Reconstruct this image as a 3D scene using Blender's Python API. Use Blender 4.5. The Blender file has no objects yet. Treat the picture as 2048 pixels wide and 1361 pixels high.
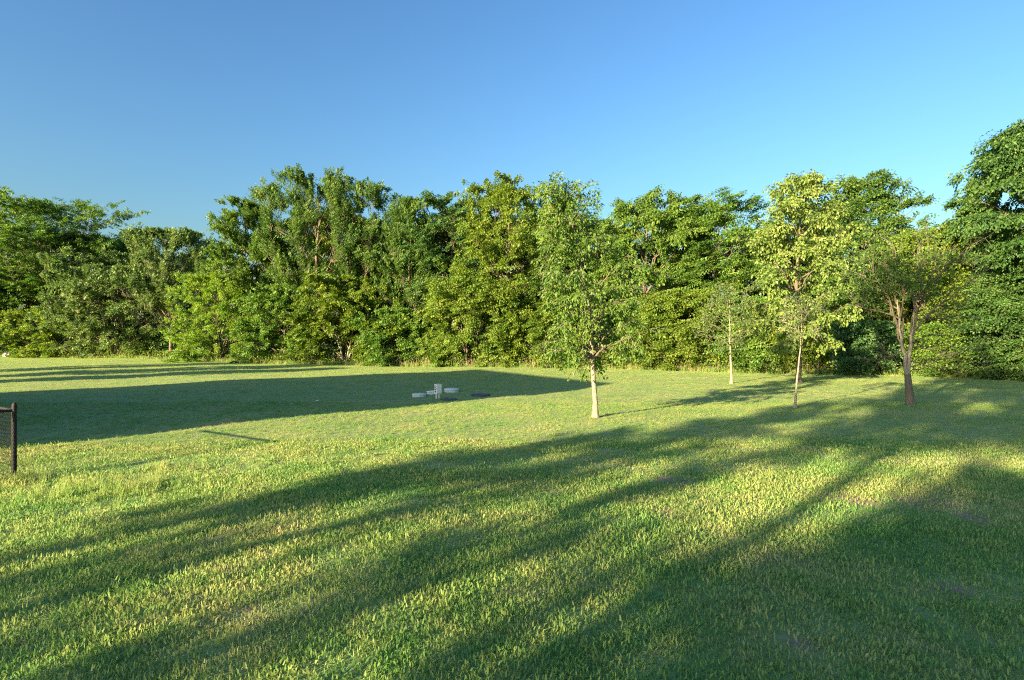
import bpy, bmesh, math, random
import numpy as np
from mathutils import Vector

# ------------------------------------------------------------------ camera, sky, sun, exposure
scene = bpy.context.scene
F = 2048 * 20.0 / 36.0            # focal length in pixels of the 2048 px wide photograph
CX, CY, CAMH = 1024.0, 680.5, 2.25
SUN_EL = math.radians(14.0)
SUN_AZ = math.atan2(-0.70, -0.715)          # clockwise from +Y, towards the sun
SHX, SHY = 0.70, 0.715                      # direction shadows fall along the ground

cd = bpy.data.cameras.new('camera'); cam = bpy.data.objects.new('camera', cd)
scene.collection.objects.link(cam)
cam.location = (0, 0, CAMH); cam.rotation_euler = (math.radians(90), 0, 0)
cd.lens = 20.0; cd.sensor_width = 36.0; cd.clip_start = 0.1; cd.clip_end = 3000
scene.camera = cam

w = bpy.data.worlds.new('World'); scene.world = w; w.use_nodes = True
nt = w.node_tree; bg = nt.nodes['Background']
sky = nt.nodes.new('ShaderNodeTexSky'); sky.sky_type = 'NISHITA'; sky.sun_disc = False
sky.sun_elevation = SUN_EL; sky.sun_rotation = SUN_AZ % (2 * math.pi)
sky.altitude = 0; sky.air_density = 1.6; sky.dust_density = 1.9; sky.ozone_density = 5.5
gm = nt.nodes.new('ShaderNodeGamma'); gm.inputs[1].default_value = 1.25     # deeper, more saturated blue
nt.links.new(sky.outputs[0], gm.inputs[0]); nt.links.new(gm.outputs[0], bg.inputs[0]); bg.inputs[1].default_value = 0.044

sd = bpy.data.lights.new('sun', 'SUN'); sun = bpy.data.objects.new('sun', sd)
scene.collection.objects.link(sun)
sd.energy = 4.5; sd.angle = math.radians(0.5); sd.color = (1.0, 0.765, 0.43)
tosun = Vector((-SHX * math.cos(SUN_EL), -SHY * math.cos(SUN_EL), math.sin(SUN_EL)))
sun.rotation_euler = (-tosun).to_track_quat('-Z', 'Y').to_euler()
sun.location = (-20, -20, 30)

scene.view_settings.view_transform = 'Standard'; scene.view_settings.look = 'None'
scene.view_settings.gamma = 1.0; scene.view_settings.use_curve_mapping = False
scene.view_settings.exposure = 2.35
scene.render.engine = 'CYCLES'
cy = scene.cycles
cy.pixel_filter_type = 'BLACKMAN_HARRIS'; cy.filter_width = 1.15
cy.max_bounces = 5; cy.diffuse_bounces = 3; cy.glossy_bounces = 2; cy.transmission_bounces = 4
cy.transparent_max_bounces = 4; cy.use_denoising = False; cy.sample_clamp_indirect = 3.0; cy.use_light_tree = False; w.cycles.sampling_method = 'MANUAL'; w.cycles.sample_map_resolution = 1024; cy.caustics_reflective = False

C = scene.collection

# ------------------------------------------------------------------ helpers
def ground_z(x, y):
    return (0.05 * np.sin(x * 0.21 + 1.0) * np.sin(y * 0.17) + 0.025 * np.sin(x * 0.6 + y * 0.35)
            + 0.012 * np.sin(x * 1.9 - y * 1.3 + 2) * np.sin(y * 1.7 + x * .4))
def px_ground(px, py):
    d = CAMH * F / (py - CY)
    return ((px - CX) / F * d, d)
def at(px, d):
    return ((px - CX) / F * d, d)
def height_at(py, d):
    return (CY - py) * d / F + CAMH
def uv(u, v):                                # along / across the shadow direction -> ground x, y
    return (SHX * u + SHY * v, SHY * u - SHX * v)

def tag(o, label=None, cat=None, group=None, kind=None):
    if label: o['label'] = label
    if cat: o['category'] = cat
    if group: o['group'] = group
    if kind: o['kind'] = kind
    return o
def empty(name, x, y, label, cat, group=None, rz=0.0, z=None):
    o = bpy.data.objects.new(name, None); C.objects.link(o)
    o.location = (x, y, float(ground_z(x, y)) if z is None else z); o.rotation_euler = (0, 0, rz)
    o.empty_display_size = 0.2
    return tag(o, label, cat, group)
def link(name, me, parent=None, mat=None):
    o = bpy.data.objects.new(name, me); C.objects.link(o)
    if parent is not None: o.parent = parent
    if mat is not None:
        me.materials.clear(); me.materials.append(mat)
    return o

def mesh_np(name, V, polys, attr=None, smooth=False):
    """V (n,3); polys: list of int arrays (m,k) with constant k each; attr: face values in the same order"""
    me = bpy.data.meshes.new(name)
    V = np.ascontiguousarray(V, dtype=np.float32)
    me.vertices.add(len(V)); me.vertices.foreach_set('co', V.ravel())
    idx = np.concatenate([p.ravel() for p in polys]).astype(np.int32)
    tot = np.concatenate([np.full(len(p), p.shape[1]) for p in polys]).astype(np.int32)
    st = np.concatenate([[0], np.cumsum(tot)[:-1]]).astype(np.int32)
    me.loops.add(len(idx)); me.loops.foreach_set('vertex_index', idx)
    me.polygons.add(len(tot)); me.polygons.foreach_set('loop_start', st); me.polygons.foreach_set('loop_total', tot)
    if smooth: me.polygons.foreach_set('use_smooth', np.ones(len(tot), dtype=bool))
    if attr is not None:
        a = me.attributes.new('rnd', 'FLOAT', 'FACE'); a.data.foreach_set('value', np.asarray(attr, dtype=np.float32))
    me.update(calc_edges=True)
    return me

def norm(a):
    return a / np.maximum(np.linalg.norm(a, axis=-1, keepdims=True), 1e-9)

def tubes(P, Rr, sides):
    """P (n,k,3) polylines, Rr (n,k) radii -> verts, quads"""
    n, k, _ = P.shape
    T = np.gradient(P, axis=1); T = norm(T)
    ref = np.where(np.abs(T[:, :1, 2:3]) > 0.8, np.array([1.0, 0.15, 0]), np.array([0.1, 0.05, 1.0]))
    A = norm(np.cross(T, np.broadcast_to(ref, T.shape))); B = np.cross(T, A)
    th = np.arange(sides) * 2 * math.pi / sides
    V = P[:, :, None, :] + Rr[:, :, None, None] * (np.cos(th)[None, None, :, None] * A[:, :, None, :]
                                                 + np.sin(th)[None, None, :, None] * B[:, :, None, :])
    i = np.arange(n)[:, None, None] * k * sides + np.arange(k - 1)[None, :, None] * sides
    j = np.arange(sides)[None, None, :]; j2 = (j + 1) % sides
    Q = np.stack([i + j, i + j2, i + sides + j2, i + sides + j], -1).reshape(-1, 4)
    return V.reshape(-1, 3), Q

class Geo:
    def __init__(s): s.V = []; s.Q = []; s.n = 0
    def add(s, V, Q):
        s.V.append(V); s.Q.append(Q + s.n); s.n += len(V)
    def mesh(s, name, smooth=True):
        return mesh_np(name, np.concatenate(s.V), [np.concatenate(s.Q)], None, smooth)

def leaf_mesh(name, P, D, N, L, W, rnd):
    n = len(P)
    D = norm(D); S = norm(np.cross(D, N)); U = np.cross(S, D)
    L = L[:, None]; W = W[:, None]
    base = P; tip = P + D * L - U * L * 0.10
    mid = P + D * L * 0.45
    V = np.stack([base, mid + S * W * .5 + U * W * .18, tip, mid - S * W * .5 + U * W * .18], 1).reshape(-1, 3)
    b = np.arange(n)[:, None] * 4
    T = np.concatenate([b + np.array([[0, 1, 2]]), b + np.array([[0, 2, 3]])], 1).reshape(-1, 3)
    return mesh_np(name, V, [T], np.repeat(rnd, 2))

# ------------------------------------------------------------------ materials
def new_mat(name):
    m = bpy.data.materials.new(name); m.use_nodes = True
    t = m.node_tree
    for n in list(t.nodes): t.nodes.remove(n)
    out = t.nodes.new('ShaderNodeOutputMaterial')
    return m, t, out
def ramp(t, stops):
    r = t.nodes.new('ShaderNodeValToRGB'); e = r.color_ramp.elements
    e[0].position, e[0].color = stops[0][0], (*stops[0][1], 1)
    e[1].position, e[1].color = stops[-1][0], (*stops[-1][1], 1)
    for p, c in stops[1:-1]:
        x = e.new(p); x.color = (*c, 1)
    return r
def foliage_mat(name, dark, mid, light, transl=0.35, rough=0.5, patch=0.35):
    """leaf colour varies leaf by leaf (rnd) and, slowly, from bough to bough"""
    m, t, out = new_mat(name)
    at_ = t.nodes.new('ShaderNodeAttribute'); at_.attribute_name = 'rnd'
    geo = t.nodes.new('ShaderNodeNewGeometry')
    nz = t.nodes.new('ShaderNodeTexNoise'); nz.inputs['Scale'].default_value = patch; nz.inputs['Detail'].default_value = 2
    t.links.new(geo.outputs['Position'], nz.inputs['Vector'])
    mr = t.nodes.new('ShaderNodeMapRange'); mr.inputs[1].default_value = .3; mr.inputs[2].default_value = .7
    mr.inputs[3].default_value = -.22; mr.inputs[4].default_value = .22
    t.links.new(nz.outputs[0], mr.inputs[0])
    ad = t.nodes.new('ShaderNodeMath'); ad.operation = 'ADD'; ad.use_clamp = True
    t.links.new(at_.outputs['Fac'], ad.inputs[0]); t.links.new(mr.outputs[0], ad.inputs[1])
    r = ramp(t, [(0.0, dark), (0.5, mid), (1.0, light)])
    t.links.new(ad.outputs[0], r.inputs[0])
    p = t.nodes.new('ShaderNodeBsdfPrincipled')
    p.inputs['Roughness'].default_value = rough; p.inputs['Specular IOR Level'].default_value = 0.35
    t.links.new(r.outputs[0], p.inputs['Base Color'])
    tr = t.nodes.new('ShaderNodeBsdfTranslucent')
    hs = t.nodes.new('ShaderNodeHueSaturation'); hs.inputs['Hue'].default_value = .485
    hs.inputs['Saturation'].default_value = 1.15; hs.inputs['Value'].default_value = 1.35
    t.links.new(r.outputs[0], hs.inputs['Color']); t.links.new(hs.outputs[0], tr.inputs['Color'])
    mx = t.nodes.new('ShaderNodeMixShader'); mx.inputs[0].default_value = transl
    t.links.new(p.outputs[0], mx.inputs[1]); t.links.new(tr.outputs[0], mx.inputs[2])
    t.links.new(mx.outputs[0], out.inputs[0])
    return m
def bark_mat(name, a, b, scale=9):
    m, t, out = new_mat(name)
    tc = t.nodes.new('ShaderNodeTexCoord'); mp = t.nodes.new('ShaderNodeMapping'); mp.inputs['Scale'].default_value = (4, 4, .7)
    t.links.new(tc.outputs['Object'], mp.inputs[0])
    nz = t.nodes.new('ShaderNodeTexNoise'); nz.inputs['Scale'].default_value = scale; nz.inputs['Detail'].default_value = 6
    nz.inputs['Roughness'].default_value = .7
    t.links.new(mp.outputs[0], nz.inputs['Vector'])
    r = ramp(t, [(.3, a), (.7, b)]); t.links.new(nz.outputs[0], r.inputs[0])
    p = t.nodes.new('ShaderNodeBsdfPrincipled'); p.inputs['Roughness'].default_value = .9
    bp = t.nodes.new('ShaderNodeBump'); bp.inputs['Strength'].default_value = .9; bp.inputs['Distance'].default_value = .03
    t.links.new(nz.outputs[0], bp.inputs['Height']); t.links.new(bp.outputs[0], p.inputs['Normal'])
    t.links.new(r.outputs[0], p.inputs['Base Color']); t.links.new(p.outputs[0], out.inputs[0])
    return m
def plain_mat(name, col, rough=.6, metal=0, var=.12, scale=12, bump=0.0):
    m, t, out = new_mat(name)
    tc = t.nodes.new('ShaderNodeTexCoord')
    nz = t.nodes.new('ShaderNodeTexNoise'); nz.inputs['Scale'].default_value = scale; nz.inputs['Detail'].default_value = 5
    t.links.new(tc.outputs['Object'], nz.inputs['Vector'])
    r = ramp(t, [(.3, tuple(c * (1 - var) for c in col)), (.7, tuple(min(1, c * (1 + var)) for c in col))])
    t.links.new(nz.outputs[0], r.inputs[0])
    p = t.nodes.new('ShaderNodeBsdfPrincipled'); p.inputs['Roughness'].default_value = rough; p.inputs['Metallic'].default_value = metal
    if bump:
        bp = t.nodes.new('ShaderNodeBump'); bp.inputs['Strength'].default_value = bump; bp.inputs['Distance'].default_value = .01
        t.links.new(nz.outputs[0], bp.inputs['Height']); t.links.new(bp.outputs[0], p.inputs['Normal'])
    t.links.new(r.outputs[0], p.inputs['Base Color']); t.links.new(p.outputs[0], out.inputs[0])
    return m

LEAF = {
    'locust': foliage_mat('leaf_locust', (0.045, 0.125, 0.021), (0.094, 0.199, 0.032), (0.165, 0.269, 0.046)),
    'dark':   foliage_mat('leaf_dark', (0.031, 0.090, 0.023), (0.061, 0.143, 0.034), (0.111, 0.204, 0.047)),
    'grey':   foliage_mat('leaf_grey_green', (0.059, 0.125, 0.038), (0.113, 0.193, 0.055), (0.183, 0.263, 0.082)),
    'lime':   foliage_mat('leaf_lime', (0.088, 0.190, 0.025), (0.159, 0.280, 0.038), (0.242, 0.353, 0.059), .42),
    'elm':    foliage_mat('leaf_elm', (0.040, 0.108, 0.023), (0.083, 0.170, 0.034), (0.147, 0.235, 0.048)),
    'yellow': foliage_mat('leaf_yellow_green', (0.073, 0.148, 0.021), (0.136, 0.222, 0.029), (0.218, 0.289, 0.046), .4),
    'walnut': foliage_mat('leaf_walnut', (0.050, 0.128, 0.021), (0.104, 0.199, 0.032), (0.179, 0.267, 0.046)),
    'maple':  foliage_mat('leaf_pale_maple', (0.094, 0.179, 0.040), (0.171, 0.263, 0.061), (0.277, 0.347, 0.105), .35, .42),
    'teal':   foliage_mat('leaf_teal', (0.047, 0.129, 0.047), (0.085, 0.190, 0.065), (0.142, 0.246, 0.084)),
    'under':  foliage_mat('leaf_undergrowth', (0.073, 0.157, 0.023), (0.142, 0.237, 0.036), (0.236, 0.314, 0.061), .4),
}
BARK = bark_mat('bark_grey_brown', (.070, .055, .042), (.20, .165, .13))
BARK_PALE = bark_mat('bark_pale', (.11, .095, .072), (.42, .37, .28))
BARK_DARK = bark_mat('bark_dark', (.05, .038, .030), (.15, .115, .09))

# ------------------------------------------------------------------ lawn
BARE = [px_ground(*p) + (r * .8,) for p, r in (((1345, 965), .45), ((1330, 1030), .42), ((1390, 990), .28), ((1545, 1127), .22),
        ((1850, 1010), .55), ((1700, 1000), .5), ((165, 968), .28), ((290, 962), .20), ((1490, 1225), .16), ((525, 1065), .12),
        ((500, 1220), .14), ((1905, 1185), .22), ((60, 1275), .16), ((1110, 985), .3), ((1950, 1040), .35), ((1600, 1300), .16),
        ((1480, 1000), .3), ((930, 960), .2), ((700, 1245), .14), ((1220, 1190), .14))]
def build_ground():
    xs = np.concatenate([[-600, -300, -160, -110], np.arange(-84, 60.1, .75), [90, 160, 300, 600]])
    ys = np.concatenate([[-300, -120, -60, -30], np.arange(-10, 96, .75), [130, 200, 400, 900]])
    X, Y = np.meshgrid(xs, ys); Z = ground_z(X, Y)
    V = np.stack([X, Y, Z], -1).reshape(-1, 3); nx = len(xs)
    i = (np.arange(len(ys) - 1)[:, None] * nx + np.arange(nx - 1)[None, :]).ravel()
    Q = np.stack([i, i + 1, i + nx + 1, i + nx], -1)
    m, t, out = new_mat('lawn_soil')
    geo = t.nodes.new('ShaderNodeNewGeometry')
    n1 = t.nodes.new('ShaderNodeTexNoise'); n1.inputs['Scale'].default_value = 1.3; n1.inputs['Detail'].default_value = 8
    n2 = t.nodes.new('ShaderNodeTexNoise'); n2.inputs['Scale'].default_value = 30; n2.inputs['Detail'].default_value = 4
    for n in (n1, n2): t.links.new(geo.outputs['Position'], n.inputs['Vector'])
    r1 = ramp(t, [(.35, (.16, .26, .075)), (.55, (.21, .28, .095)), (.75, (.28, .28, .13))])
    t.links.new(n1.outputs[0], r1.inputs[0])
    # bare earth where the turf is worn
    acc = None
    for (bx, by, br) in BARE:
        d = t.nodes.new('ShaderNodeVectorMath'); d.operation = 'DISTANCE'; d.inputs[1].default_value = (bx, by, 0)
        t.links.new(geo.outputs['Position'], d.inputs[0])
        q = t.nodes.new('ShaderNodeMapRange'); q.inputs[1].default_value = br * .5; q.inputs[2].default_value = br * 1.3
        q.inputs[3].default_value = 1; q.inputs[4].default_value = 0
        t.links.new(d.outputs['Value'], q.inputs[0])
        if acc is None: acc = q.outputs[0]
        else:
            mx = t.nodes.new('ShaderNodeMath'); mx.operation = 'MAXIMUM'
            t.links.new(acc, mx.inputs[0]); t.links.new(q.outputs[0], mx.inputs[1]); acc = mx.outputs[0]
    r2 = ramp(t, [(.3, (.17, .115, .065)), (.7, (.34, .25, .15))]); t.links.new(n2.outputs[0], r2.inputs[0])
    mc = t.nodes.new('ShaderNodeMix'); mc.data_type = 'RGBA'
    t.links.new(acc, mc.inputs[0]); t.links.new(r1.outputs[0], mc.inputs[6]); t.links.new(r2.outputs[0], mc.inputs[7])
    p = t.nodes.new('ShaderNodeBsdfPrincipled'); p.inputs['Roughness'].default_value = .95
    bp = t.nodes.new('ShaderNodeBump'); bp.inputs['Strength'].default_value = .6; bp.inputs['Distance'].default_value = .03
    t.links.new(n2.outputs[0], bp.inputs['Height']); t.links.new(bp.outputs[0], p.inputs['Normal'])
    t.links.new(mc.outputs[2], p.inputs['Base Color']); t.links.new(p.outputs[0], out.inputs[0])
    o = link('ground', mesh_np('ground', V, [Q], None, True), None, m)
    tag(o, kind='structure', label='flat mown lawn ground running back to the trees')
build_ground()

FRONT_PX = np.array([-700, -200, 0, 270, 500, 900, 1300, 1700, 2048, 2500, 3200])
FRONT_D = np.array([120, 88, 78, 68, 55, 48, 42.6, 37, 33, 29, 25.])
def front(px): return float(np.interp(px, FRONT_PX, FRONT_D))

def grass_mat():
    m, t, out = new_mat('grass_blade')
    at_ = t.nodes.new('ShaderNodeAttribute'); at_.attribute_name = 'rnd'
    geo = t.nodes.new('ShaderNodeNewGeometry')
    n1 = t.nodes.new('ShaderNodeTexNoise'); n1.inputs['Scale'].default_value = .55; n1.inputs['Detail'].default_value = 5
    n2 = t.nodes.new('ShaderNodeTexNoise'); n2.inputs['Scale'].default_value = 3.2; n2.inputs['Detail'].default_value = 3
    for n in (n1, n2): t.links.new(geo.outputs['Position'], n.inputs['Vector'])
    def M(op, a, b):
        q = t.nodes.new('ShaderNodeMath'); q.operation = op
        for k, x in enumerate((a, b)):
            if isinstance(x, (int, float)): q.inputs[k].default_value = x
            else: t.links.new(x, q.inputs[k])
        return q.outputs[0]
    s = M('ADD', M('MULTIPLY', n1.outputs[0], 1.05), M('MULTIPLY', n2.outputs[0], .6))
    s = M('ADD', M('SUBTRACT', s, .47), M('MULTIPLY', at_.outputs['Fac'], .30))
    r = ramp(t, [(.10, (.075, .235, .062)), (.32, (.165, .335, .082)), (.54, (.290, .395, .112)), (.76, (.41, .43, .17)), (1.0, (.52, .46, .29))])
    t.links.new(s, r.inputs[0])
    p = t.nodes.new('ShaderNodeBsdfPrincipled'); p.inputs['Roughness'].default_value = .5; p.inputs['Specular IOR Level'].default_value = .3
    t.links.new(r.outputs[0], p.inputs['Base Color'])
    tr = t.nodes.new('ShaderNodeBsdfTranslucent')
    hs = t.nodes.new('ShaderNodeHueSaturation'); hs.inputs['Hue'].default_value = .488; hs.inputs['Value'].default_value = 1.25
    t.links.new(r.outputs[0], hs.inputs['Color']); t.links.new(hs.outputs[0], tr.inputs['Color'])
    mx = t.nodes.new('ShaderNodeMixShader'); mx.inputs[0].default_value = .45
    t.links.new(p.outputs[0], mx.inputs[1]); t.links.new(tr.outputs[0], mx.inputs[2]); t.links.new(mx.outputs[0], out.inputs[0])
    return m
GRASS = grass_mat()

def blades_mesh(name, seed, n, rad, h0, h1, w0, w1, lean=.5):
    g = np.random.default_rng(seed)
    r = rad * np.sqrt(g.random(n)); a = g.random(n) * 6.283
    P = np.stack([r * np.cos(a), r * np.sin(a), np.full(n, -.012)], -1)
    h = g.uniform(h0, h1, n) * np.where(g.random(n) < .06, 1.3, 1.0)
    wd = g.uniform(w0, w1, n)
    la = g.random(n) * 6.283; ln = np.abs(g.normal(0, lean, n)).clip(0, 1.3)
    ld = np.stack([np.cos(la), np.sin(la), np.zeros(n)], -1)
    fa = g.random(n) * 6.283
    S = np.stack([np.cos(fa), np.sin(fa), np.zeros(n)], -1) * wd[:, None] * .5
    up = np.array([0, 0, 1.0])
    mid = P + ld * (h * .22 * ln)[:, None] + up * (h * .55)[:, None]
    tip = P + ld * (h * .85 * ln)[:, None] + up * (h * (1 - .32 * ln ** 1.5))[:, None]
    V = np.stack([P - S, P + S, mid - S * .8, mid + S * .8, tip], 1).reshape(-1, 3)
    b = np.arange(n)[:, None] * 5
    Q = b + np.array([[0, 1, 3, 2]]); T = b + np.array([[2, 3, 4]])
    rr = g.random(n)
    me = mesh_np(name, V, [Q, T], np.concatenate([rr, rr]))
    me.materials.append(GRASS)
    return me

def scatter_nodes(name, meshes):
    """geometry nodes: put one of the tufts on every vertex of the object"""
    ng = bpy.data.node_groups.new(name, 'GeometryNodeTree')
    ng.interface.new_socket('Geometry', in_out='INPUT', socket_type='NodeSocketGeometry')
    ng.interface.new_socket('Geometry', in_out='OUTPUT', socket_type='NodeSocketGeometry')
    N = ng.nodes; Lk = ng.links
    gi = N.new('NodeGroupInput'); go = N.new('NodeGroupOutput')
    mp = N.new('GeometryNodeMeshToPoints'); Lk.new(gi.outputs[0], mp.inputs['Mesh'])
    join = N.new('GeometryNodeJoinGeometry')
    for me in meshes:
        ob = bpy.data.objects.new(me.name, me)
        oi = N.new('GeometryNodeObjectInfo'); oi.inputs['Object'].default_value = ob; oi.inputs['As Instance'].default_value = True
        Lk.new(oi.outputs['Geometry'], join.inputs[0])
    ip = N.new('GeometryNodeInstanceOnPoints')
    Lk.new(mp.outputs[0], ip.inputs['Points']); Lk.new(join.outputs[0], ip.inputs['Instance'])
    ip.inputs['Pick Instance'].default_value = True
    def A(nm, typ):
        q = N.new('GeometryNodeInputNamedAttribute'); q.data_type = typ; q.inputs['Name'].default_value = nm
        return q.outputs['Attribute']
    Lk.new(A('pick', 'INT'), ip.inputs['Instance Index'])
    rot = A('rot', 'FLOAT_VECTOR')
    e2r = N.new('FunctionNodeEulerToRotation'); Lk.new(rot, e2r.inputs[0]); Lk.new(e2r.outputs[0], ip.inputs['Rotation'])
    Lk.new(A('scl', 'FLOAT'), ip.inputs['Scale'])
    Lk.new(ip.outputs[0], go.inputs[0])
    return ng

def point_object(name, P, rot, scl, pick, meshes):
    me = bpy.data.meshes.new(name); me.vertices.add(len(P))
    me.vertices.foreach_set('co', np.ascontiguousarray(P, dtype=np.float32).ravel())
    a = me.attributes.new('rot', 'FLOAT_VECTOR', 'POINT'); a.data.foreach_set('vector', np.ascontiguousarray(rot, dtype=np.float32).ravel())
    a = me.attributes.new('scl', 'FLOAT', 'POINT'); a.data.foreach_set('value', np.asarray(scl, dtype=np.float32))
    a = me.attributes.new('pick', 'INT', 'POINT'); a.data.foreach_set('value', np.asarray(pick, dtype=np.int32))
    o = link(name, me); me.materials.append(GRASS)
    md = o.modifiers.new('scatter', 'NODES'); md.node_group = scatter_nodes(name, meshes)
    return o

def value_noise(x, y, s, seed):
    g = np.random.default_rng(seed); T = g.random((256, 256))
    u = x / s; v = y / s; i = np.floor(u).astype(int); j = np.floor(v).astype(int); fu = u - i; fv = v - j
    fu = fu * fu * (3 - 2 * fu); fv = fv * fv * (3 - 2 * fv)
    q = lambda a, b: T[a % 256, b % 256]
    return (q(i, j) * (1 - fu) + q(i + 1, j) * fu) * (1 - fv) + (q(i, j + 1) * (1 - fu) + q(i + 1, j + 1) * fu) * fv

def build_grass():
    g = np.random.default_rng(5)
    near = [blades_mesh('tuft_near', 10 + k, 76, .12, .030, .046, .0017, .0032, .85) for k in range(6)]
    coarse = [blades_mesh('tuft_coarse', 30 + k, 24, .055, .042, .075, .0032, .0052, 1.0) for k in range(3)]
    mid = [blades_mesh('tuft_mid', 50 + k, 70, .16, .030, .044, .0030, .0056, .85) for k in range(4)]
    far = [blades_mesh('tuft_far', 70 + k, 62, .32, .034, .050, .008, .015, .95) for k in range(4)]
    meshes = near + coarse + mid + far
    PX, PY, PK, SC = [], [], [], []
    def ring(d0, d1, dens, first, cnt, s0, s1):
        x0, x1 = -1.02 * d1 - 1.5, 1.02 * d1 + 1.5
        n = int((x1 - x0) * (d1 - d0) * dens)
        x = g.uniform(x0, x1, n); y = g.uniform(d0, d1, n)
        k = np.abs(x) < 1.0 * y + 1.5
        x, y = x[k], y[k]
        # stop a little inside the trees
        pxs = CX + x / y * F
        k = y < np.interp(pxs, FRONT_PX, FRONT_D) + 3
        x, y = x[k], y[k]
        PX.append(x); PY.append(y); PK.append(g.integers(first, first + cnt, len(x))); SC.append(g.uniform(s0, s1, len(x)))
    ring(2.2, 6.5, 130, 0, 6, .85, 1.12)
    ring(6.5, 9.5, 95, 0, 6, .95, 1.15)
    ring(8, 13, 28, 9, 4, .9, 1.15); ring(9.5, 12.5, 42, 0, 6, .95, 1.15)
    ring(11.5, 20.5, 58, 9, 4, .9, 1.15)
    ring(18.5, 34, 30, 13, 4, .75, 1.1)
    ring(34, 90, 20, 13, 4, .9, 1.5)
    x = np.concatenate(PX); y = np.concatenate(PY); pk = np.concatenate(PK); sc = np.concatenate(SC)
    # coarser bluish clumps in the turf
    nse = value_noise(x, y, .55, 3)
    co = (nse > .80) & (y < 16) & (g.random(len(x)) < .6)
    pk = np.where(co, 6 + g.integers(0, 3, len(x)), pk); sc = np.where(co, sc * .85, sc)
    tall = value_noise(x, y, 1.3, 8)
    sc *= .92 + .16 * tall
    # thin where the turf is worn
    keep = np.ones(len(x), bool)
    wob = value_noise(x, y, .18, 11)
    for (bx, by, br) in BARE:
        dd = np.hypot((x - bx), (y - by)) / br + (wob - .5) * .9
        keep &= ~((dd < 1.0) & (g.random(len(x)) < .93 - .5 * dd.clip(0, 1)))
    thin = value_noise(x, y, .42, 21)
    keep &= ~((thin < .20) & (g.random(len(x)) < .55) & (y < 14))
    x, y, pk, sc = x[keep], y[keep], pk[keep], sc[keep]
    # mower passes lean the blades to and fro
    st = np.sin((x * .30 + y * .95) * 2 * math.pi / 2.6)
    tilt = .22 * np.tanh(2 * st) * (y > 9)
    rot = np.stack([tilt + g.normal(0, .10, len(x)), g.normal(0, .10, len(x)), np.zeros(len(x))], -1)
    # spin about the vertical first, then the lean: done by picking spun copies -> use z spin where there is no lean
    rot[:, 2] = g.random(len(x)) * 6.283
    a = rot[:, 2]
    tx = rot[:, 0].copy()
    P = np.stack([x, y, ground_z(x, y)], -1)
    o = point_object('lawn_grass', P, rot, sc, pk, meshes)
    tag(o, 'short mown lawn grass covering the yard', 'grass', kind='stuff')
    # rank tufts left uncut by the fence and at the edge of the wood
    wt = [blades_mesh('tuft_rank', 90 + k, 26, .10, .12, .30, .005, .010, .8) for k in range(3)]
    n = 260
    fx, fy = [], []
    for (px, py, sp, c) in ((40, 958, .35, 30), (170, 972, .5, 24), (290, 975, .55, 34), (230, 985, .5, 22), (330, 940, .4, 12), (480, 1000, .8, 10), (110, 990, .6, 14)):
        bx, by = px_ground(px, py)
        fx.append(g.normal(bx, sp * .6, c)); fy.append(g.normal(by, sp * .35, c))
    ex = g.uniform(-160, 2200, 1400); ed = np.interp(ex, FRONT_PX, FRONT_D) + g.normal(-.1, .35, len(ex))
    fx.append((ex - CX) / F * ed); fy.append(ed)
    x = np.concatenate(fx); y = np.concatenate(fy)
    m = len(x); P = np.stack([x, y, ground_z(x, y)], -1)
    rot = np.stack([g.normal(0, .12, m), g.normal(0, .12, m), g.random(m) * 6.283], -1)
    sc = np.where(y > 25, g.uniform(.9, 2.2, m), g.uniform(.5, 1.0, m))
    o = point_object('rank_grass', P, rot, sc, g.integers(0, 3, m), wt)
    tag(o, 'longer uncut grass by the fence post and along the foot of the trees', 'grass', kind='stuff')
build_grass()

# ------------------------------------------------------------------ trees
PROF = {
    'round':  lambda t: np.sin(math.pi * (.10 + .84 * t)) ** .65,
    'spread': lambda t: np.minimum(1, .35 + 1.25 * t) * np.sqrt(np.maximum(0, 1 - t ** 3.2)) + .06,
    'cone':   lambda t: np.minimum(1, .5 + 2.5 * t) * (1 - t) ** .75 + .07,
    'column': lambda t: np.minimum(1, .6 + 2 * t) * (1 - t ** 3) ** .6 + .08,
    'vase':   lambda t: (.28 + .72 * t ** .8) * np.sqrt(np.maximum(0, 1 - t ** 6)) + .08,
    'bush':   lambda t: np.sqrt(np.maximum(0, 1 - (t * .96) ** 2)) * (.85 + .15 * np.minimum(1, t * 4)),
    'pear':   lambda t: np.minimum(1, .55 + 1.6 * t) * (1 - t ** 1.5) ** .9 + .09,
}

def bez(p0, p1, p2, k, g, jit):
    s = np.linspace(0, 1, k)[None, :, None]
    P = (1 - s) ** 2 * p0[:, None] + 2 * s * (1 - s) * p1[:, None] + s ** 2 * p2[:, None]
    J = g.normal(0, 1, P.shape) * jit * np.linalg.norm(p2 - p0, axis=1)[:, None, None]
    J[:, 0] = 0
    return P + J

def along(P, s):
    """points and tangents at parameter s (m,) on polylines P (m,k,3)"""
    k = P.shape[1]; f = s * (k - 1); i = np.minimum(f.astype(int), k - 2); fr = (f - i)[:, None]
    m = np.arange(len(P)); a = P[m, i]; b = P[m, i + 1]
    return a * (1 - fr) + b * fr, norm(b - a)

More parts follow.
